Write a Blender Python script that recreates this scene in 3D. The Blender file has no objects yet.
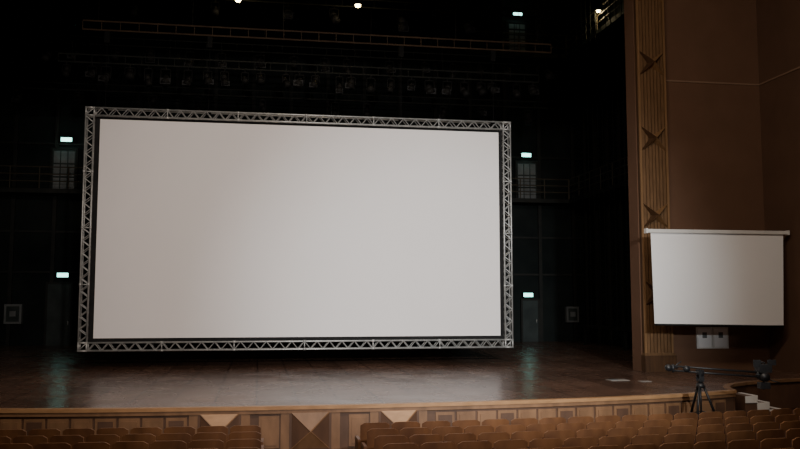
import bpy, math, random
from mathutils import Vector, Matrix
random.seed(4)
scene = bpy.context.scene
coll = scene.collection

# ---------------------------------------------------------------- materials
def base_mat(name, rough=0.6, metallic=0.0, spec=0.5):
    m = bpy.data.materials.new(name); m.use_nodes = True
    nt = m.node_tree; b = nt.nodes['Principled BSDF']
    b.inputs['Roughness'].default_value = rough
    b.inputs['Metallic'].default_value = metallic
    b.inputs['Specular IOR Level'].default_value = spec
    return m, nt, b

def noise_mat(name, c1, c2, scale=3.0, stretch=(1,1,1), rough=0.6, metallic=0.0, spec=0.5, bump=0.0, detail=4):
    m, nt, b = base_mat(name, rough, metallic, spec)
    tc = nt.nodes.new('ShaderNodeTexCoord'); mp = nt.nodes.new('ShaderNodeMapping')
    mp.inputs['Scale'].default_value = stretch
    nz = nt.nodes.new('ShaderNodeTexNoise'); nz.inputs['Scale'].default_value = scale; nz.inputs['Detail'].default_value = detail
    rp = nt.nodes.new('ShaderNodeValToRGB')
    rp.color_ramp.elements[0].position = 0.3; rp.color_ramp.elements[1].position = 0.7
    rp.color_ramp.elements[0].color = (*c1, 1); rp.color_ramp.elements[1].color = (*c2, 1)
    nt.links.new(tc.outputs['Object'], mp.inputs['Vector']); nt.links.new(mp.outputs[0], nz.inputs['Vector'])
    nt.links.new(nz.outputs['Fac'], rp.inputs['Fac']); nt.links.new(rp.outputs[0], b.inputs['Base Color'])
    if bump:
        bp = nt.nodes.new('ShaderNodeBump'); bp.inputs['Strength'].default_value = bump; bp.inputs['Distance'].default_value = 0.01
        nt.links.new(nz.outputs['Fac'], bp.inputs['Height']); nt.links.new(bp.outputs[0], b.inputs['Normal'])
    return m

def emis_mat(name, col, strength):
    m, nt, b = base_mat(name)
    b.inputs['Base Color'].default_value = (*col, 1)
    b.inputs['Emission Color'].default_value = (*col, 1)
    b.inputs['Emission Strength'].default_value = strength
    return m

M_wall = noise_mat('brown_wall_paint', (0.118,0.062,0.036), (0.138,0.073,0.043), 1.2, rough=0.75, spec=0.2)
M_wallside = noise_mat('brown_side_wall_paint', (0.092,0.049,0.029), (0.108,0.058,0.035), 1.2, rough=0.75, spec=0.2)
M_groove = noise_mat('wall_trim_light', (0.20,0.12,0.075), (0.23,0.14,0.085), 2, rough=0.6)
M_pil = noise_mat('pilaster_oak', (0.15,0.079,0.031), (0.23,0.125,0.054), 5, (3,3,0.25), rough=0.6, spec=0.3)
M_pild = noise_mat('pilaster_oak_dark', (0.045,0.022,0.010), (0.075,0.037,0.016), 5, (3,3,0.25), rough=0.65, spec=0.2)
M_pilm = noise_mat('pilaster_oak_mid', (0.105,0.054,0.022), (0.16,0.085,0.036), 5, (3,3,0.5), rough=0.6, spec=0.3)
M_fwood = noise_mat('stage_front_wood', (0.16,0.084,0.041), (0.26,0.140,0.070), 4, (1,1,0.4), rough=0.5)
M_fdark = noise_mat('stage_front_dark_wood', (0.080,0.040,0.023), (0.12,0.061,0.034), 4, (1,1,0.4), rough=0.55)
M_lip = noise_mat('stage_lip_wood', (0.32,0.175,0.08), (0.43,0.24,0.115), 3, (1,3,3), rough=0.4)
M_seatw = noise_mat('seat_shell_veneer', (0.105,0.044,0.019), (0.21,0.093,0.038), 1.6, (2,2,1), rough=0.45, spec=0.4)
M_seatt = noise_mat('seat_rim_veneer', (0.21,0.10,0.043), (0.29,0.14,0.062), 3, rough=0.5)
M_seata = noise_mat('seat_arm_wood', (0.21,0.105,0.047), (0.29,0.15,0.068), 3, rough=0.5)
M_seatf = noise_mat('seat_fabric', (0.055,0.020,0.013), (0.08,0.028,0.018), 30, rough=0.9, bump=0.2)
M_black = noise_mat('black_steel', (0.006,0.006,0.007), (0.012,0.012,0.013), 3, rough=0.6, spec=0.25)
M_hoist = noise_mat('hoist_black', (0.004,0.004,0.004), (0.008,0.008,0.008), 3, rough=0.8, spec=0.1)
M_steel = noise_mat('dark_gallery_steel', (0.012,0.014,0.013), (0.022,0.022,0.019), 2, rough=0.7, spec=0.2)
M_fix = noise_mat('lantern_black', (0.008,0.008,0.008), (0.015,0.014,0.013), 2, rough=0.7, spec=0.15)
M_rail = noise_mat('gallery_rail_paint', (0.04,0.034,0.024), (0.065,0.055,0.037), 2, rough=0.65, spec=0.25)
M_batten = noise_mat('rusty_batten', (0.030,0.019,0.012), (0.052,0.033,0.019), 2, rough=0.7, spec=0.2)
M_backwall = noise_mat('stagehouse_dark_wall', (0.008,0.011,0.011), (0.016,0.020,0.019), 0.6, rough=0.9, spec=0.1)
M_alu = noise_mat('truss_aluminium', (0.36,0.37,0.36), (0.54,0.54,0.52), 6, rough=0.45, metallic=0.55)
M_cloth = noise_mat('screen_white_vinyl', (0.81,0.778,0.762), (0.83,0.798,0.782), 0.5, rough=0.85, spec=0.15)
M_cloth2 = noise_mat('pull_screen_vinyl', (0.80,0.785,0.765), (0.83,0.81,0.79), 0.7, rough=0.85, spec=0.15)
M_edge = noise_mat('screen_black_border', (0.008,0.008,0.008), (0.014,0.014,0.014), 3, rough=0.8, spec=0.2)
M_white = noise_mat('white_enamel', (0.6,0.58,0.54), (0.68,0.66,0.62), 3, rough=0.5)
M_grey = noise_mat('grey_box', (0.10,0.11,0.11), (0.16,0.17,0.17), 3, rough=0.5)
M_cab = noise_mat('cabinet_grey', (0.10,0.11,0.11), (0.15,0.16,0.16), 3, rough=0.6)
M_door = noise_mat('backstage_door_paint', (0.026,0.034,0.033), (0.042,0.052,0.050), 2, rough=0.7, spec=0.2)
M_carpet = noise_mat('auditorium_floor', (0.055,0.032,0.022), (0.08,0.046,0.032), 8, rough=0.85)
M_ceil = noise_mat('ceiling_paint', (0.30,0.25,0.21), (0.34,0.29,0.24), 1, rough=0.9)
M_exit = emis_mat('exit_sign_glow', (0.35,0.95,0.82), 4.5)
M_lamp = emis_mat('tungsten_lamp_glow', (1.0,0.80,0.38), 22)
M_rub = noise_mat('jib_black', (0.010,0.010,0.011), (0.02,0.02,0.021), 8, rough=0.45)
M_tape = noise_mat('grey_floor_plate', (0.22,0.20,0.18), (0.28,0.26,0.23), 6, rough=0.6)

# stage floor: boards
def stage_floor_mat():
    m, nt, b = base_mat('stage_floor_boards', 0.3, spec=0.55)
    tc = nt.nodes.new('ShaderNodeTexCoord'); mp = nt.nodes.new('ShaderNodeMapping')
    mp.inputs['Rotation'].default_value = (0,0,math.radians(90))
    br = nt.nodes.new('ShaderNodeTexBrick')
    br.inputs['Scale'].default_value = 1.0; br.inputs['Brick Width'].default_value = 2.4; br.inputs['Row Height'].default_value = 0.9
    br.inputs['Mortar Size'].default_value = 0.018; br.inputs['Color1'].default_value = (0.105,0.058,0.040,1)
    br.inputs['Color2'].default_value = (0.150,0.086,0.060,1); br.inputs['Mortar'].default_value = (0.030,0.017,0.013,1)
    nz = nt.nodes.new('ShaderNodeTexNoise'); nz.inputs['Scale'].default_value = 0.5; nz.inputs['Detail'].default_value = 6
    mx = nt.nodes.new('ShaderNodeMix'); mx.data_type='RGBA'; mx.blend_type='MULTIPLY'; mx.inputs[0].default_value = 0.65
    rp = nt.nodes.new('ShaderNodeValToRGB'); rp.color_ramp.elements[0].color=(0.6,0.62,0.65,1); rp.color_ramp.elements[1].color=(1.15,1.12,1.1,1)
    rp.color_ramp.elements[0].position=0.35; rp.color_ramp.elements[1].position=0.65
    n2 = nt.nodes.new('ShaderNodeTexNoise'); n2.inputs['Scale'].default_value = 0.9; n2.inputs['Detail'].default_value = 4
    rr = nt.nodes.new('ShaderNodeMapRange'); rr.inputs[1].default_value=0.3; rr.inputs[2].default_value=0.7; rr.inputs[3].default_value=0.21; rr.inputs[4].default_value=0.31
    L = nt.links.new
    L(tc.outputs['Object'], mp.inputs[0]); L(mp.outputs[0], br.inputs['Vector']); L(tc.outputs['Object'], nz.inputs['Vector']); L(tc.outputs['Object'], n2.inputs['Vector'])
    L(nz.outputs['Fac'], rp.inputs[0]); L(br.outputs['Color'], mx.inputs[6]); L(rp.outputs[0], mx.inputs[7]); L(mx.outputs[2], b.inputs['Base Color'])
    L(n2.outputs['Fac'], rr.inputs[0]); L(rr.outputs[0], b.inputs['Roughness'])
    return m
M_floor = stage_floor_mat()

# ---------------------------------------------------------------- mesh builder
class MB:
    def __init__(s): s.v=[]; s.f=[]; s.mi=[]; s.mats=[]; s.sm=[]
    def _m(s, m):
        if m not in s.mats: s.mats.append(m)
        return s.mats.index(m)
    def add(s, vs, fs, m, T=None, smooth=False):
        o=len(s.v); k=s._m(m)
        s.v += [tuple(T @ Vector(v)) if T else tuple(v) for v in vs]
        for f in fs: s.f.append([o+i for i in f]); s.mi.append(k); s.sm.append(smooth)
    def box(s, lo, hi, m, T=None):
        x0,y0,z0=lo; x1,y1,z1=hi
        vs=[(x0,y0,z0),(x1,y0,z0),(x1,y1,z0),(x0,y1,z0),(x0,y0,z1),(x1,y0,z1),(x1,y1,z1),(x0,y1,z1)]
        s.add(vs,[(0,3,2,1),(4,5,6,7),(0,1,5,4),(1,2,6,5),(2,3,7,6),(3,0,4,7)],m,T)
    def tube(s, p1, p2, r, m, r2=None, n=8, T=None):
        p1=Vector(p1); p2=Vector(p2); r2=r if r2 is None else r2
        d=(p2-p1).normalized(); a=Vector((0,0,1)) if abs(d.z)<0.9 else Vector((1,0,0))
        u=d.cross(a).normalized(); w=d.cross(u)
        vs=[]
        for p,rr in((p1,r),(p2,r2)):
            for i in range(n):
                t=2*math.pi*i/n; vs.append(p+(u*math.cos(t)+w*math.sin(t))*rr)
        fs=[(i,i+n,(i+1)%n+n,(i+1)%n) for i in range(n)]+[tuple(range(n)),tuple(range(2*n-1,n-1,-1))]
        s.add(vs,fs,m,T,smooth=(n>6))
    def prism(s, poly, z0, z1, m, mtop=None):
        n=len(poly); vs=[(x,y,z0) for x,y in poly]+[(x,y,z1) for x,y in poly]
        s.add(vs,[tuple(range(n-1,-1,-1))]+[(i,(i+1)%n,(i+1)%n+n,i+n) for i in range(n)],m)
        s.add([(x,y,z1) for x,y in poly],[tuple(range(n))],mtop or m)
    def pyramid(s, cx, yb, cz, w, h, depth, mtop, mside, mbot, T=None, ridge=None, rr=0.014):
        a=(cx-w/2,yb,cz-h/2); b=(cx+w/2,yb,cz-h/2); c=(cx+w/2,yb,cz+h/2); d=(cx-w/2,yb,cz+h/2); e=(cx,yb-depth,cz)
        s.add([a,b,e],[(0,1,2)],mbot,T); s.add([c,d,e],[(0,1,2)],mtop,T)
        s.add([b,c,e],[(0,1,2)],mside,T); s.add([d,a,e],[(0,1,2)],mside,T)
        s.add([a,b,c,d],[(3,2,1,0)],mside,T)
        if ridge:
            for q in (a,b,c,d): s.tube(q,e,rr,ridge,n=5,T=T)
    def xstar(s, cx, yb, cz, w, h, depth, k, mlit, mshade):
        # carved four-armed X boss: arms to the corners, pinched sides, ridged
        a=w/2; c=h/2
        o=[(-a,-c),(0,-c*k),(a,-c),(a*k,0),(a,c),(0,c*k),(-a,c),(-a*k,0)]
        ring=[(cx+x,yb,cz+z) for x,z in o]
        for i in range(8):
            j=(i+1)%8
            m=mlit if i in (0,1,4,5) else mshade  # top and bottom facets lighter, side facets darker: shading put into the colour
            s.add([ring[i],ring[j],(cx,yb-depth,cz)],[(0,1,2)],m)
    def obj(s, name, parent=None, origin=None, bevel=0):
        me=bpy.data.meshes.new(name)
        if origin is not None:
            o=Vector(origin); vs=[tuple(Vector(v)-o) for v in s.v]
        else: vs=s.v
        me.from_pydata(vs,[],s.f)
        for m in s.mats: me.materials.append(m)
        me.polygons.foreach_set('material_index', s.mi); me.polygons.foreach_set('use_smooth', s.sm)
        me.update()
        ob=bpy.data.objects.new(name,me); coll.objects.link(ob)
        if origin is not None: ob.location=origin
        if bevel:
            b=ob.modifiers.new('bevel','BEVEL'); b.width=bevel; b.segments=2; b.limit_method='ANGLE'
        if parent: ob.parent=parent
        return ob

def box_obj(name, lo, hi, m):
    b=MB(); b.box(lo,hi,m); return b.obj(name)
def empty(name, loc=(0,0,0)):
    e=bpy.data.objects.new(name,None); coll.objects.link(e); e.location=loc; return e

# ---------------------------------------------------------------- layout constants
CX=1.55                      # theatre centre line
XL,XR=-13.1,16.2             # auditorium side walls
SL,SR=-14.5,17.6             # stage house side walls
YP=25.0; YB=44.0             # proscenium plane / stage back wall
ZS=1.0                       # stage height
def front_y(x):
    d=x-CX; return 18.1+0.0072*d*d+0.00006*d**4

# ---------------------------------------------------------------- room shell
fb=MB()
prof=[(-8,(16.2+8)*0.0316),(16.2,0.0),(25.0,0.0)]
for (ya,za),(yb,zb) in zip(prof[:-1],prof[1:]):
    fb.add([(XL,ya,za),(XR,ya,za),(XR,yb,zb),(XL,yb,zb),(XL,ya,-0.3),(XR,ya,-0.3),(XR,yb,-0.3),(XL,yb,-0.3)],
           [(0,1,2,3),(7,6,5,4),(0,4,5,1),(3,2,6,7),(0,3,7,4),(1,5,6,2)],M_carpet)
fb.obj('floor')
box_obj('ceiling',(XL-0.3,-8,14.0),(XR+0.3,YP,14.3),M_ceil)
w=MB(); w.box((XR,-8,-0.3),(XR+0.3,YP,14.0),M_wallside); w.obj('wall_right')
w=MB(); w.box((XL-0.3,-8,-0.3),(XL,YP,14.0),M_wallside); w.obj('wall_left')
box_obj('wall_rear',(XL-0.3,-8.3,-0.3),(XR+0.3,-8,14.3),M_wall)
w=MB()
w.box((11.83,YP,ZS+0.001),(SR+0.3,YP+0.65,26),M_wall)
w.box((SL-0.3,YP,ZS+0.001),(-8.73,YP+0.65,26),M_wall)
w.box((-8.73,YP,13.2),(11.83,YP+0.65,26),M_wall)
w.obj('wall_proscenium')
box_obj('trim_1',(12.82,YP-0.03,10.26),(XR-0.02,YP,10.31),M_groove)
box_obj('trim_2',(XR-0.03,-7.9,10.26),(XR,YP,10.31),M_groove)
box_obj('trim_3',(XL,YP-0.03,10.26),(-9.72,YP,10.31),M_groove)
box_obj('trim_4',(XL,-7.9,10.26),(XL+0.03,YP,10.31),M_groove)
box_obj('wall_back',(SL-0.3,YB,-0.3),(SR+0.3,YB+0.3,26),M_backwall)
box_obj('wall_stage_right',(SR,YP+0.65,-0.3),(SR+0.3,YB,26),M_backwall)
box_obj('wall_stage_left',(SL-0.3,YP+0.65,-0.3),(SL,YB,26),M_backwall)
box_obj('ceiling_stage_house',(SL-0.3,YP,26),(SR+0.3,YB+0.3,26.3),M_backwall)

# ---------------------------------------------------------------- pilasters
def pilaster(x0,x1):
    p=MB(); yf=24.86
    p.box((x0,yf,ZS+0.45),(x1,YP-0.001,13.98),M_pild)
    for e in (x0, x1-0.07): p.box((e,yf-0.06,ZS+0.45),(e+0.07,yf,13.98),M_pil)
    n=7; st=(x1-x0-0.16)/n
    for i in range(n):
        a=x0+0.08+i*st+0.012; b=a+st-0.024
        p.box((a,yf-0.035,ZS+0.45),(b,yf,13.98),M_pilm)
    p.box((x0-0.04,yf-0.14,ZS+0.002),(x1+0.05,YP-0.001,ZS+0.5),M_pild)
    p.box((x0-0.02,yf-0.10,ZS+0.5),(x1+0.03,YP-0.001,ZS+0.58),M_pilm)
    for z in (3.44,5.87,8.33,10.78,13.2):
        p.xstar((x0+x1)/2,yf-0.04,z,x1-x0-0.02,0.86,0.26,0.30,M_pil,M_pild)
    return p.obj('carved_pilaster')
pilaster(11.86,12.81); pilaster(-9.71,-8.76)

# ---------------------------------------------------------------- stage platform
xs=[-8.5+i*(20.1/50) for i in range(51)]
poly=[(x,front_y(x)) for x in xs]
poly+=[(11.72,19.9),(11.95,20.35),(12.4,20.9),(13.1,21.35),(14.0,21.7),(15.0,21.95),(16.18,22.2),(16.18,24.98),(16.18,YP),(SR-0.005,YP),(SR-0.005,YB-0.005),(SL+0.005,YB-0.005),(SL+0.005,YP),(-13.08,YP),
       (-13.08,22.2),(-11.9,21.95),(-10.9,21.7),(-10.0,21.35),(-9.3,20.9),(-8.85,20.35),(-8.62,19.9)]
s=MB(); s.prism(poly,0.0,ZS,M_fdark,M_floor)
def band(b,pts,z0,z1,out,m,inn=0.05):
    n=len(pts); off=[];ofi=[]
    for i in range(n):
        a=Vector(pts[max(i-1,0)]); c=Vector(pts[min(i+1,n-1)]); t=(c-a).normalized(); nr=Vector((t.y,-t.x))
        off.append(Vector(pts[i])+nr*out); ofi.append(Vector(pts[i])-nr*inn)
    for i in range(n-1):
        a,c,d,e=off[i],off[i+1],ofi[i+1],ofi[i]
        vs=[(a.x,a.y,z0),(c.x,c.y,z0),(d.x,d.y,z0),(e.x,e.y,z0),(a.x,a.y,z1),(c.x,c.y,z1),(d.x,d.y,z1),(e.x,e.y,z1)]
        b.add(vs,[(0,3,2,1),(4,5,6,7),(0,1,5,4),(2,3,7,6)]+([(3,0,4,7)] if i==0 else [])+([(1,2,6,5)] if i==n-2 else []),m)
fr=poly[:51]
side=poly[50:58]
band(s,fr,0.93,1.006,0.07,M_lip,0.10); band(s,side,0.93,1.006,0.07,M_fwood,0.10)
band(s,fr,0.0,0.10,0.05,M_fdark); band(s,side,0.0,0.10,0.04,M_fdark)
band(s,fr,0.85,0.93,0.05,M_fwood); band(s,side,0.2,0.88,0.015,M_fdark)
orn=(-0.75,1.12,3.0)
def frameT(x):
    y=front_y(x); sl=(front_y(x+0.01)-front_y(x-0.01))/0.02
    return Matrix.Translation((x,y,0)) @ Matrix.Rotation(math.atan(sl),4,'Z')
for x in orn:
    T=frameT(x)
    s.box((-0.62,-0.03,0.08),(0.62,0.02,0.86),M_fwood,T)
    s.box((-0.44,-0.045,0.09),(0.44,0.0,0.88),M_fdark,T)
    c=abs(x-1.12)<0.1
    s.pyramid(0,-0.052,0.49,0.78,0.74,0.17,M_fwood if c else M_lip,M_fdark,M_fwood,T,ridge=M_fwood,rr=0.014)  # lighter lip wood on flanking upper facets paints in light from above
x=-8.2
while x<11.3:
    near=min(abs(x-o) for o in orn)
    if near>0.85:
        T=frameT(x)
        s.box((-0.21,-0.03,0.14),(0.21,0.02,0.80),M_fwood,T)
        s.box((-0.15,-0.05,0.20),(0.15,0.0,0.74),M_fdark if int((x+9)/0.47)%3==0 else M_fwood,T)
    x+=0.47
s.obj('stage')

# side steps
def steps(x0,sgn,name='stage_steps'):
    b=MB()
    for i in range(5):
        zt=ZS-0.17*(i+1)
        a=x0+sgn*0.32*i; c=x0+sgn*0.32*(i+1)
        lo,hi=min(a,c),max(a,c)
        b.box((lo,19.62,0.0),(hi,20.3,zt),M_fdark)
        e=c-sgn*0.10
        b.box((min(e,c),19.60,zt),(max(e,c),20.3,zt+0.012),M_white)
        b.box((min(c,c+sgn*0.012),19.60,zt-0.11),(max(c,c+sgn*0.012),20.3,zt+0.012),M_white)
        b.box((lo,19.595,max(0.001,zt-0.17)),(hi,19.62,zt),M_white)
    return b.obj(name)
steps(12.0,1); steps(-8.90,-1)

# ---------------------------------------------------------------- seats
def seat_parts(b,T):
    nu,nw=8,7; th=0.022
    def pt(u,wv,o):
        xx=0.27*u
        top=0.96-0.045*abs(u)**8
        z=0.36+(top-0.36)*wv
        y=-0.03-0.10*wv+0.03*u*u - 0.015*math.sin(wv*math.pi)+o
        return (xx,y,z)
    vs=[]
    for o in (0.0,th):
        for j in range(nw+1):
            for i in range(nu+1):
                vs.append(pt(-1+2*i/nu,j/nw,o))
    N=(nu+1)*(nw+1)
    def id(i,j,k): return k*N+j*(nu+1)+i
    fs=[]
    for j in range(nw):
        for i in range(nu):
            fs.append((id(i,j,0),id(i+1,j,0),id(i+1,j+1,0),id(i,j+1,0)))
            fs.append((id(i,j,1),id(i,j+1,1),id(i+1,j+1,1),id(i+1,j,1)))
    b.add(vs,fs,M_seatw,T,True)
    ed=[]
    for i in range(nu): ed.append((id(i,nw,0),id(i+1,nw,0),id(i+1,nw,1),id(i,nw,1))); ed.append((id(i+1,0,0),id(i,0,0),id(i,0,1),id(i+1,0,1)))
    for j in range(nw): ed.append((id(0,j+1,0),id(0,j,0),id(0,j,1),id(0,j+1,1))[::-1]); ed.append((id(nu,j,0),id(nu,j+1,0),id(nu,j+1,1),id(nu,j,1))[::-1])
    b.add(vs,ed,M_seatt,T)
    cv=[]
    for wv in (0.08,0.93):
        for u in (-0.88,-0.4,0,0.4,0.88):
            cv.append(pt(u,wv,0.022)); cv.append(pt(u,wv,0.085))
    f=[]
    for i in range(4):
        a=2*i
        f+= [(a+1,a+3,a+13,a+11)[::-1],(a,a+2,a+3,a+1),(a+10,a+11,a+13,a+12)]
    f+=[(0,1,11,10),(8,18,19,9)]
    b.add(cv,f,M_seatf,T,False)
    R=T@Matrix.Translation((0,0.10,0.42))@Matrix.Rotation(math.radians(14),4,'X')
    b.box((-0.235,0.0,-0.02),(0.235,0.09,0.38),M_seatf,R)
    b.box((-0.235,0.09,-0.02),(0.235,0.105,0.38),M_seatw,R)
def arm_parts(b,T,end=False):
    m=M_seatw if end else M_fdark
    b.box((-0.02,-0.02,0.0),(0.02,0.30,0.60),m,T)
    b.box((-0.05,0.02,0.0),(0.05,0.26,0.03),M_black,T)
    b.box((-0.032,-0.05,0.60),(0.032,0.38,0.635),M_seata,T)
    if end: b.box((-0.028,-0.10,0.02),(0.028,0.34,0.66),M_seatw,T)
def seat_row(y0,xa,xb):
    b=MB(); n=int(abs(xb-xa)/0.575); sg=1 if xb>xa else -1
    def TT(x):
        d=x-CX; y=y0+0.008*d*d; sl=0.016*d
        z=max(0.0,(16.2-y)*0.0316)
        return Matrix.Translation((x,y,z))@Matrix.Rotation(math.atan(sl),4,'Z')
    for i in range(n):
        seat_parts(b,TT(xa+sg*0.575*(i+0.5)))
    for i in range(n+1):
        arm_parts(b,TT(xa+sg*0.575*i),end=(i in(0,n)))
    o=TT(xa).translation
    return b.obj('theater_seat_row',origin=o)
for k in range(8):
    y0=15.7-0.95*k
    seat_row(y0,1.86,15.4)
    seat_row(y0,0.10,-12.0)

# ---------------------------------------------------------------- big truss screen
X0,X1,Z0,Z1=-5.70,8.80,1.56,9.56
YT=28.6; TW=0.31
root=empty('truss_projection_screen',(CX,YT,Z0))
def PR(ob): ob.parent=root; ob.matrix_parent_inverse=Matrix.Translation((-CX,-YT,-Z0))
t=MB()
def truss(b,axis,a0,a1,c0,c1,y0,y1,m,r=0.027,step=0.42):
    def P(a,c,y): return (a,y,c) if axis=='x' else (c,y,a)
    for c in (c0,c1):
        for y in (y0,y1): b.tube(P(a0,c,y),P(a1,c,y),r,m,n=8)
    n=max(1,int(round((a1-a0)/step))); st=(a1-a0)/n
    for i in range(n):
        p,q=a0+i*st,a0+(i+1)*st
        mid=(p+q)/2
        for y in (y0,y1):
            b.tube(P(p,c0,y),P(mid,c1,y),0.014,m,n=5); b.tube(P(mid,c1,y),P(q,c0,y),0.014,m,n=5)
        for c in (c0,c1):
            b.tube(P(p,c,y0),P(mid,c,y1),0.011,m,n=5); b.tube(P(mid,c,y1),P(q,c,y0),0.011,m,n=5)
y0,y1=YT+0.02,YT+0.30
xi0,xi1=X0+TW,X1-TW; zi0,zi1=Z0+TW,Z1-TW
g=0.026
truss(t,'x',xi0,xi1,Z0+g,zi0-g,y0,y1,M_alu); truss(t,'x',xi0,xi1,zi1+g,Z1-g,y0,y1,M_alu)
truss(t,'z',zi0,zi1,X0+g,xi0-g,y0,y1,M_alu); truss(t,'z',zi0,zi1,xi1+g,X1-g,y0,y1,M_alu)
for cx in ((X0,xi0),(xi1,X1)):
    for cz in ((Z0,zi0),(zi1,Z1)):
        for px in (cx[0]+g,cx[1]-g):
            for y in (y0,y1): t.tube((px,y,cz[0]),(px,y,cz[1]),0.028,M_alu)
        for pz in (cz[0]+g,cz[1]-g):
            for y in (y0,y1): t.tube((cx[0],y,pz),(cx[1],y,pz),0.028,M_alu)
            for px in (cx[0]+g,cx[1]-g): t.tube((px,y0,pz),(px,y1,pz),0.028,M_alu)
        t.tube((cx[0]+g,y0,cz[0]+g),(cx[1]-g,y0,cz[1]-g),0.014,M_alu)
for k in range(1,6):
    x=xi0+(xi1-xi0)*k/6
    for z in (Z0,zi1):
        for dz in (g,TW-g): t.tube((x-0.05,y0,z+dz),(x+0.05,y0,z+dz),0.038,M_alu)
        t.tube((x,y0,z+g),(x,y0,z+TW-g),0.018,M_alu)
for k in range(1,4):
    z=zi0+(zi1-zi0)*k/4
    for x in (X0,xi1):
        for dx in (g,TW-g): t.tube((x+dx,y0,z-0.05),(x+dx,y0,z+0.05),0.038,M_alu)
        t.tube((x+g,y0,z),(x+TW-g,y0,z),0.018,M_alu)
PR(t.obj('box_truss_frame'))
t=MB()
bl=0.19
sx0,sx1,sz0,sz1=xi0+bl-0.05,xi1-bl+0.09,zi0+0.11,zi1-0.06
ys=YT+0.20
t.box((xi0-0.02,ys,zi0-0.02),(sx0,ys+0.03,zi1+0.02),M_edge); t.box((sx1,ys,zi0-0.02),(xi1+0.02,ys+0.03,zi1+0.02),M_edge)
t.box((sx0,ys,zi0-0.02),(sx1,ys+0.03,sz0),M_edge); t.box((sx0,ys,sz1),(sx1,ys+0.03,zi1+0.02),M_edge)
PR(t.obj('black_border'))
t=MB(); t.box((sx0,ys+0.005,sz0),(sx1,ys+0.025,sz1),M_cloth)
PR(t.obj('white_screen_cloth'))
t=MB()
ZBAT=12.2
for x in (X0+0.6,CX-3.3,CX+3.3,X1-0.6):
    t.tube((x,YT+0.16,Z1-0.05),(x,YT+0.16,ZBAT-0.04),0.010,M_hoist,n=5)
    t.box((x-0.08,YT+0.06,ZBAT-0.45),(x+0.08,YT+0.26,ZBAT-0.06),M_hoist)
    t.box((x-0.07,YT+0.02,Z1-0.05),(x+0.07,YT+0.30,Z1+0.02),M_hoist)
PR(t.obj('suspension_hoists'))

# fly battens
def batten(y,z,x0,x1,m,lamps=0,zt=25.98,truss_=True):
    b=MB()
    if truss_:
        for zz in (z,z+0.3): b.tube((x0,y,zz),(x1,y,zz),0.032,m,n=6)
        n=int((x1-x0)/0.6)
        for i in range(n+1):
            xx=x0+(x1-x0)*i/n; b.tube((xx,y,z),(xx,y,z+0.3),0.014,m,n=5)
    for i in range(6):
        xx=x0+0.5+(x1-x0-1.0)*i/5; b.tube((xx,y,z+0.3),(xx,y,zt),0.010,M_black,n=4)
    f=M_fix
    for i in range(lamps):
        xx=x0+0.4+(x1-x0-0.8)*(i+random.uniform(-.25,.25))/max(1,lamps-1)
        ang=random.uniform(0.15,0.9); ln=random.uniform(0.35,0.6); rr=random.uniform(0.11,0.17)
        h=random.uniform(0.35,0.6)
        b.tube((xx,y,z),(xx,y,z-0.12),0.03,f,n=6)
        b.box((xx-rr-0.03,y-0.02,z-0.15),(xx+rr+0.03,y+0.02,z-0.12),f)
        for sx in (-1,1): b.box((xx+sx*(rr+0.02)-0.01,y-0.02,z-h-0.05),(xx+sx*(rr+0.02)+0.01,y+0.02,z-0.12),f)
        c=Vector((xx,y,z-h)); d=Vector((random.uniform(-.35,.35),-math.sin(ang),-math.cos(ang))).normalized()
        b.tube(c-d*ln*0.5,c,rr*0.7,f,rr,n=10); b.tube(c,c+d*ln*0.5,rr,f,rr*1.1,n=10)
        if random.random()<0.5:
            e=c+d*ln*0.5
            b.box((e.x-rr*1.2,e.y-0.01,e.z-0.02),(e.x+rr*1.2,e.y+0.01,e.z+rr*1.3),M_black)
    return b.obj('lighting_batten' if lamps else 'fly_batten')
batten(YT+0.16,ZBAT,-5.9,10.4,M_batten)
batten(32.5,12.1,-7.5,11.2,M_steel,lamps=26)
batten(34.5,13.4,-9,12.5,M_steel,lamps=16)
batten(31.0,14.3,-8,11.5,M_steel,lamps=8)
batten(37.0,15.8,-10,13.5,M_steel,lamps=12)
batten(40.0,17.5,-11,14,M_steel)
batten(39.0,12.6,-10.5,13.8,M_steel,lamps=10)

# galleries (one continuous system round the stage house, two levels)
b=MB()
def gallery(x0,x1,y0,y1,z,rails):
    b.box((x0,y0,z-0.22),(x1,y1,z),M_steel)
    for (ax,ay,bx,by) in rails:
        L=math.hypot(bx-ax,by-ay); n=max(1,int(L/1.3))
        for h in (0.35,0.7,1.05): b.tube((ax,ay,z+h),(bx,by,z+h),0.03,M_rail,n=6)
        for i in range(n+1):
            xx=ax+(bx-ax)*i/n; yy=ay+(by-ay)*i/n
            b.tube((xx,yy,z-0.2),(xx,yy,z+1.08),0.03,M_rail,n=6)
e=0.16
for z in (8.6,16.5):
    gallery(SL+1.3,SR-1.3,YB-1.3,YB-e,z,[(SL+1.3,YB-1.27,SR-1.3,YB-1.27)])
    gallery(SR-1.3,SR-e,YP+0.9,YB-e,z,[(SR-1.27,YP+0.95,SR-1.27,YB-1.3)])
    gallery(SL+e,SL+1.3,YP+0.9,YB-e,z,[(SL+1.27,YP+0.95,SL+1.27,YB-1.3)])
b.obj('fly_gallery')
b=MB()
for i in range(17):
    xx=SL+0.6+i*(SR-SL-1.2)/16
    b.box((xx-0.09,YB-0.14,1.0),(xx+0.09,YB-0.001,25.99),M_steel)
for i in range(12):
    yy=YP+2+i*1.5
    for sx in (SR-0.141,SL+0.001): b.box((sx,yy-0.09,1.0),(sx+0.14,yy+0.09,25.99),M_steel)
for z in (4.6,6.6,11.0,13.8,19,22): b.box((SL+0.001,YB-0.10,z-0.05),(SR-0.001,YB-0.001,z+0.05),M_steel)
b.obj('trim_5')
b=MB()
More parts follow.
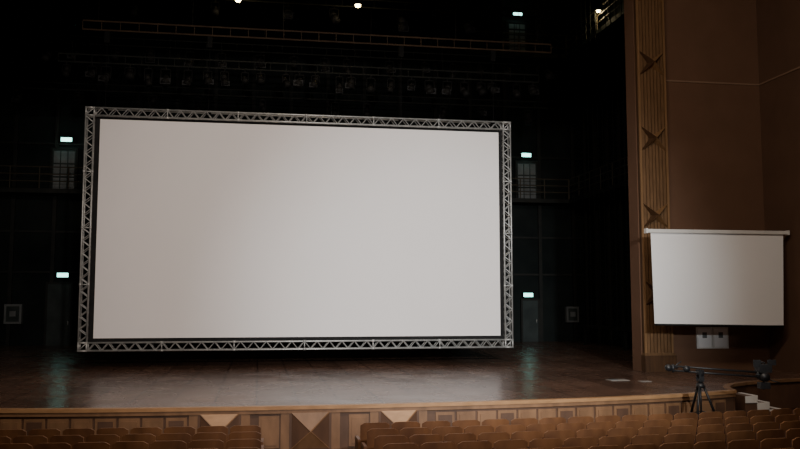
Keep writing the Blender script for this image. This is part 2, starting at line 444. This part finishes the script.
for i in range(16):
    yy=31+i*0.6; b.tube((SR-1.5,yy,1.9),(SR-1.5,yy,25.99),0.018,M_steel,n=5)
for yy in (30.8,35.6,40.3): b.box((SR-1.56,yy-0.06,1.002),(SR-1.44,yy+0.06,2.0),M_steel)
b.box((SR-1.58,30.7,1.85),(SR-1.42,40.4,2.0),M_steel)
b.obj('fly_rope_rail')

# doors / exit signs / boxes
def door(name,xc,z,wd,ht,panes=False):
    b=MB(); y=YB-0.15; z+=0.003; Y2=YB-0.002
    b.box((xc-wd/2-0.1,y-0.03,z),(xc-wd/2,Y2,z+ht+0.1),M_steel); b.box((xc+wd/2,y-0.03,z),(xc+wd/2+0.1,Y2,z+ht+0.1),M_steel)
    b.box((xc-wd/2,y-0.03,z+ht),(xc+wd/2,Y2,z+ht+0.1),M_steel)
    b.box((xc-wd/2,y,z),(xc+wd/2,Y2,z+ht),M_door)
    if panes:
        for i in range(3):
            for j in range(3):
                a=xc-wd/2+0.06+i*(wd-0.06)/3; c=z+0.1+j*(ht-0.1)/3
                b.box((a,y-0.02,c),(a+(wd-0.06)/3-0.06,y,c+(ht-0.1)/3-0.08),M_grey)
    else:
        b.box((xc-wd/2+0.1,y-0.015,z+ht*0.55),(xc+wd/2-0.1,y,z+ht-0.12),M_door)
        b.box((xc-wd/2+0.1,y-0.015,z+0.15),(xc+wd/2-0.1,y,z+ht*0.5),M_door)
        b.tube((xc+wd/2-0.1,y-0.05,z+1.0),(xc+wd/2-0.1,y-0.05,z+1.2),0.02,M_alu)
        b.box((xc+wd/2-0.12,y-0.05,z+1.08),(xc+wd/2-0.08,y,z+1.12),M_alu)
    return b.obj(name)
door('door_1',14.45,1.0,0.85,2.2); door('door_2',14.35,8.6,1.1,2.1,True); door('door_3',-9.65,8.6,1.1,2.1,True)
door('door_4',-9.65,1.0,1.1,3.0); door('door_5',13.9,16.5,1.0,2.0,True)
def exit_sign(x,z,pw=6):
    b=MB(); y=YB-0.2
    b.box((x-0.30,y-0.08,z-0.14),(x+0.30,YB-0.002,z+0.14),M_steel)
    b.box((x-0.26,y-0.09,z-0.10),(x+0.26,y-0.08,z+0.10),M_exit)
    o=b.obj('exit_sign')
    l=bpy.data.lights.new('exit_glow','POINT'); l.energy=pw; l.color=(0.5,1,0.88); l.shadow_soft_size=0.15
    lo=bpy.data.objects.new('exit_glow',l); coll.objects.link(lo); lo.location=(x,y-0.35,z-0.1); lo.parent=o
exit_sign(14.3,11.1,3); exit_sign(14.3,3.5,0.4); exit_sign(13.9,18.95,3); exit_sign(-9.55,11.2,5); exit_sign(-9.5,4.45,0.6)
def wallbox(x,z,w_,h_,y=YB-0.14):
    b=MB(); b.box((x-w_/2,y-0.12,z-h_/2),(x+w_/2,YB-0.002,z+h_/2),M_cab)
    b.box((x-w_/2+0.1,y-0.135,z-h_/2+0.1),(x+w_/2-0.1,y-0.12,z+h_/2-0.1),M_door)
    b.box((x-0.14,y-0.15,z-0.12),(x+0.14,y-0.13,z+0.14),M_cab)
    b.obj('electrical_cabinet')
wallbox(16.8,2.45,0.7,0.85); wallbox(-11.75,2.55,0.8,0.95)

# work lamps
def work_lamp(x,y,z,top,e=14):
    b=MB()
    b.tube((x,y,z+0.12),(x,y,top),0.02,M_black,n=6)
    b.tube((x,y,z+0.16),(x,y,z+0.02),0.07,M_black,0.17,n=14)
    b.tube((x,y,z+0.03),(x,y,z-0.06),0.12,M_lamp,0.08,n=12)
    o=b.obj('work_lamp')
    l=bpy.data.lights.new('lamp_light','POINT'); l.energy=e; l.color=(1,0.8,0.45); l.shadow_soft_size=0.12
    lo=bpy.data.objects.new('lamp_light',l); coll.objects.link(lo); lo.location=(x,y,z-0.22); lo.parent=o
work_lamp(3.45,30.0,14.0,25.98,25); work_lamp(-0.87,30.0,13.95,25.98,25); work_lamp(16.2,38.0,17.3,25.98,50)

# ---------------------------------------------------------------- pull-down screen
L0=(13.75,23.6,5.3)
root2=empty('pull_down_projector_screen',L0)
def par(ob):
    ob.parent=root2; ob.matrix_parent_inverse=Matrix.Translation(-Vector(L0))
b=MB(); b.box((11.42,23.52,5.22),(16.03,23.66,5.33),M_white); b.box((11.38,23.50,5.20),(11.43,23.68,5.35),M_white); b.box((16.02,23.50,5.20),(16.07,23.68,5.35),M_white)
par(b.obj('screen_case',bevel=0.01))
b=MB()
n=24
vs=[];fs=[]
for j in range(13):
    for i in range(n+1):
        u=i/n; v=j/12
        x=11.55+(15.90-11.55)*u; x+=(0.5-u)*0.08*v*2-0.03*v
        z=5.23-(5.23-2.50)*v - 0.07*u*v
        y=23.59+0.012*math.sin(u*math.pi*2)*v
        vs.append((x,y,z))
for j in range(12):
    for i in range(n): a=j*(n+1)+i; fs.append((a,a+n+1,a+n+2,a+1))
b.add(vs,fs,M_cloth2,None,True)
par(b.obj('screen_cloth'))
b=MB(); b.tube((11.60,23.59,2.49),(15.79,23.59,2.42),0.03,M_edge)
par(b.obj('bottom_bar'))
b=MB()
for x in (13.0,15.2):
    b.box((x-0.03,23.62,5.33),(x+0.03,YP-0.021,5.38),M_wall)
    b.box((x-0.06,YP-0.02,5.22),(x+0.06,YP-0.001,5.49),M_wall)
par(b.obj('wall_brackets'))
b=MB()
for xa in (13.68,14.23):
    b.box((xa,YP-0.05,1.69),(xa+0.53,YP-0.001,2.36),M_white)
    b.box((xa+0.05,YP-0.055,1.74),(xa+0.48,YP-0.05,2.31),M_cloth2)
    b.box((xa+0.19,YP-0.06,2.02),(xa+0.34,YP-0.055,2.20),M_grey)
b.obj('wall_control_panel')
b=MB()
b.box((9.6,22.2,1.001),(10.15,22.6,1.012),M_tape); b.box((10.3,21.8,1.001),(10.6,22.05,1.012),M_tape); b.box((9.65,22.25,1.012),(9.85,22.55,1.02),M_grey)
b.obj('stage_floor_socket_plate')

# ---------------------------------------------------------------- camera jib
b=MB()
P=Vector((9.78,17.75,0)); R=Vector((0.986,-0.165,0)); F=Vector((0.165,0.986,0))
def W(a,f,z): return P+R*a+F*f+Vector((0,0,z))
for k in range(3):
    t_=math.radians(90+120*k+25)
    top=W(0.07*math.cos(t_),0.07*math.sin(t_),1.30); ft=W(0.55*math.cos(t_),0.55*math.sin(t_),0.03)
    mid=top.lerp(ft,0.5)
    b.tube(top,mid,0.028,M_rub)
    off=(ft-top).cross(Vector((0,0,1))).normalized()*0.03
    b.tube(mid+off,ft,0.014,M_rub); b.tube(mid-off,ft,0.014,M_rub); b.tube(mid-off*1.5,mid+off*1.5,0.025,M_rub)
    b.tube(ft-Vector((0,0,0.03)),ft+Vector((0,0,0.03)),0.045,M_rub,0.03)
    b.tube(W(0,0,0.75),mid,0.010,M_rub)
b.tube(W(0,0,0.7),W(0,0,1.3),0.022,M_rub)
b.tube(W(0,0,1.26),W(0,0,1.36),0.10,M_rub,0.08,n=14); b.tube(W(0,0,1.36),W(0,0,1.46),0.055,M_rub,0.055,n=12)
b.tube(W(0,-0.07,1.58),W(0,0.07,1.58),0.075,M_rub,n=14)
TP=Matrix.Translation(P)
b.box((-0.06,-0.07,1.40),(0.06,-0.05,1.66),M_rub,TP); b.box((-0.06,0.05,1.40),(0.06,0.07,1.66),M_rub,TP)
for dz in (0.0,0.10):
    b.tube(W(-0.60,0,1.64+dz),W(1.30,0,1.50+dz),0.022,M_rub)
b.tube(W(-0.60,0,1.60),W(-0.60,0,1.78),0.03,M_rub); b.tube(W(1.30,0,1.46),W(1.30,0,1.64),0.03,M_rub)
b.tube(W(-0.72,0,1.72),W(-0.50,0,1.70),0.022,M_rub)
b.tube(W(-0.70,-0.06,1.70),W(-0.70,0.06,1.70),0.075,M_rub,n=14)
b.tube(W(-0.30,-0.05,1.68),W(-0.30,0.05,1.68),0.07,M_rub,n=12)
b.tube(W(-0.62,0,1.70),W(-0.42,-0.02,1.84),0.014,M_rub)
b.tube(W(1.25,0,1.55),W(1.45,0,1.55),0.025,M_rub); b.tube(W(1.42,0,1.22),W(1.42,0,1.72),0.022,M_rub)
TM=Matrix.Translation(W(1.42,0,0))@Matrix.Rotation(math.atan2(-0.165,0.986),4,'Z')
b.box((-0.13,-0.12,1.60),(0.15,0.16,1.78),M_rub,TM)
b.box((-0.24,-0.09,1.72),(-0.08,-0.05,1.88),M_rub,TM)
b.box((0.08,-0.06,1.76),(0.27,-0.03,1.88),M_rub,TM)
b.tube(W(1.42,0.16,1.70),W(1.42,0.34,1.70),0.05,M_rub,0.06,n=12)
b.tube(W(1.42,-0.1,1.82),W(1.42,0.12,1.82),0.014,M_rub)
for zz in (-0.08,0.08): b.tube(W(1.42,zz,1.78),W(1.42,zz,1.82),0.012,M_rub)
b.box((-0.11,-0.10,1.24),(0.11,0.10,1.38),M_rub,TM)
b.tube(W(1.42,-0.12,1.5),W(1.42,0.12,1.5),0.10,M_rub,n=16)
b.tube(W(1.50,0,1.45),W(1.72,-0.15,1.38),0.014,M_rub)
b.obj('camera_jib_on_tripod',origin=P)

# ---------------------------------------------------------------- lights
def area(name,loc,target,sx,sy,e,col,spread=180):
    l=bpy.data.lights.new(name,'AREA'); l.shape='RECTANGLE'; l.size=sx; l.size_y=sy; l.energy=e; l.color=col; l.spread=math.radians(spread)
    o=bpy.data.objects.new(name,l); coll.objects.link(o); o.location=loc
    o.rotation_euler=(Vector(target)-Vector(loc)).to_track_quat('-Z','Y').to_euler(); return o
area('house_light_front',(CX+1,11,13.7),(CX+1.5,23,1.5),12,1.6,1500,(1.0,0.86,0.73))
area('house_light_rear',(CX,3,13.8),(CX+1,11,0),14,3,950,(1.0,0.84,0.69))
def spot(name,loc,tgt,e,ang,blend,col,soft=0.2):
    l=bpy.data.lights.new(name,'SPOT'); l.energy=e; l.spot_size=math.radians(ang); l.spot_blend=blend; l.color=col; l.shadow_soft_size=soft
    o=bpy.data.objects.new(name,l); coll.objects.link(o); o.location=loc
    o.rotation_euler=(Vector(tgt)-Vector(loc)).to_track_quat('-Z','Y').to_euler(); return o
spot('projector_spot',(3.0,-6.0,8.5),(2.5,28.6,5.0),13500,42,0.9,(1.0,0.90,0.85),0.3)
spot('projector_hot_spot',(5.0,-5.0,9.0),(6.8,28.6,3.0),28000,32,1.0,(0.92,0.97,1.0),0.3)
wd=bpy.data.worlds.new('World'); scene.world=wd; wd.use_nodes=True
wd.node_tree.nodes['Background'].inputs[0].default_value=(0.5,0.55,0.6,1); wd.node_tree.nodes['Background'].inputs[1].default_value=0.01

# ---------------------------------------------------------------- camera
cam=bpy.data.cameras.new('camera'); co=bpy.data.objects.new('camera',cam); coll.objects.link(co); scene.camera=co
cam.sensor_width=36; cam.lens=844/800*36; cam.clip_end=200
co.location=(0,0,3.2)
co.rotation_euler=(math.radians(90+5.15),0,math.radians(-9.5))
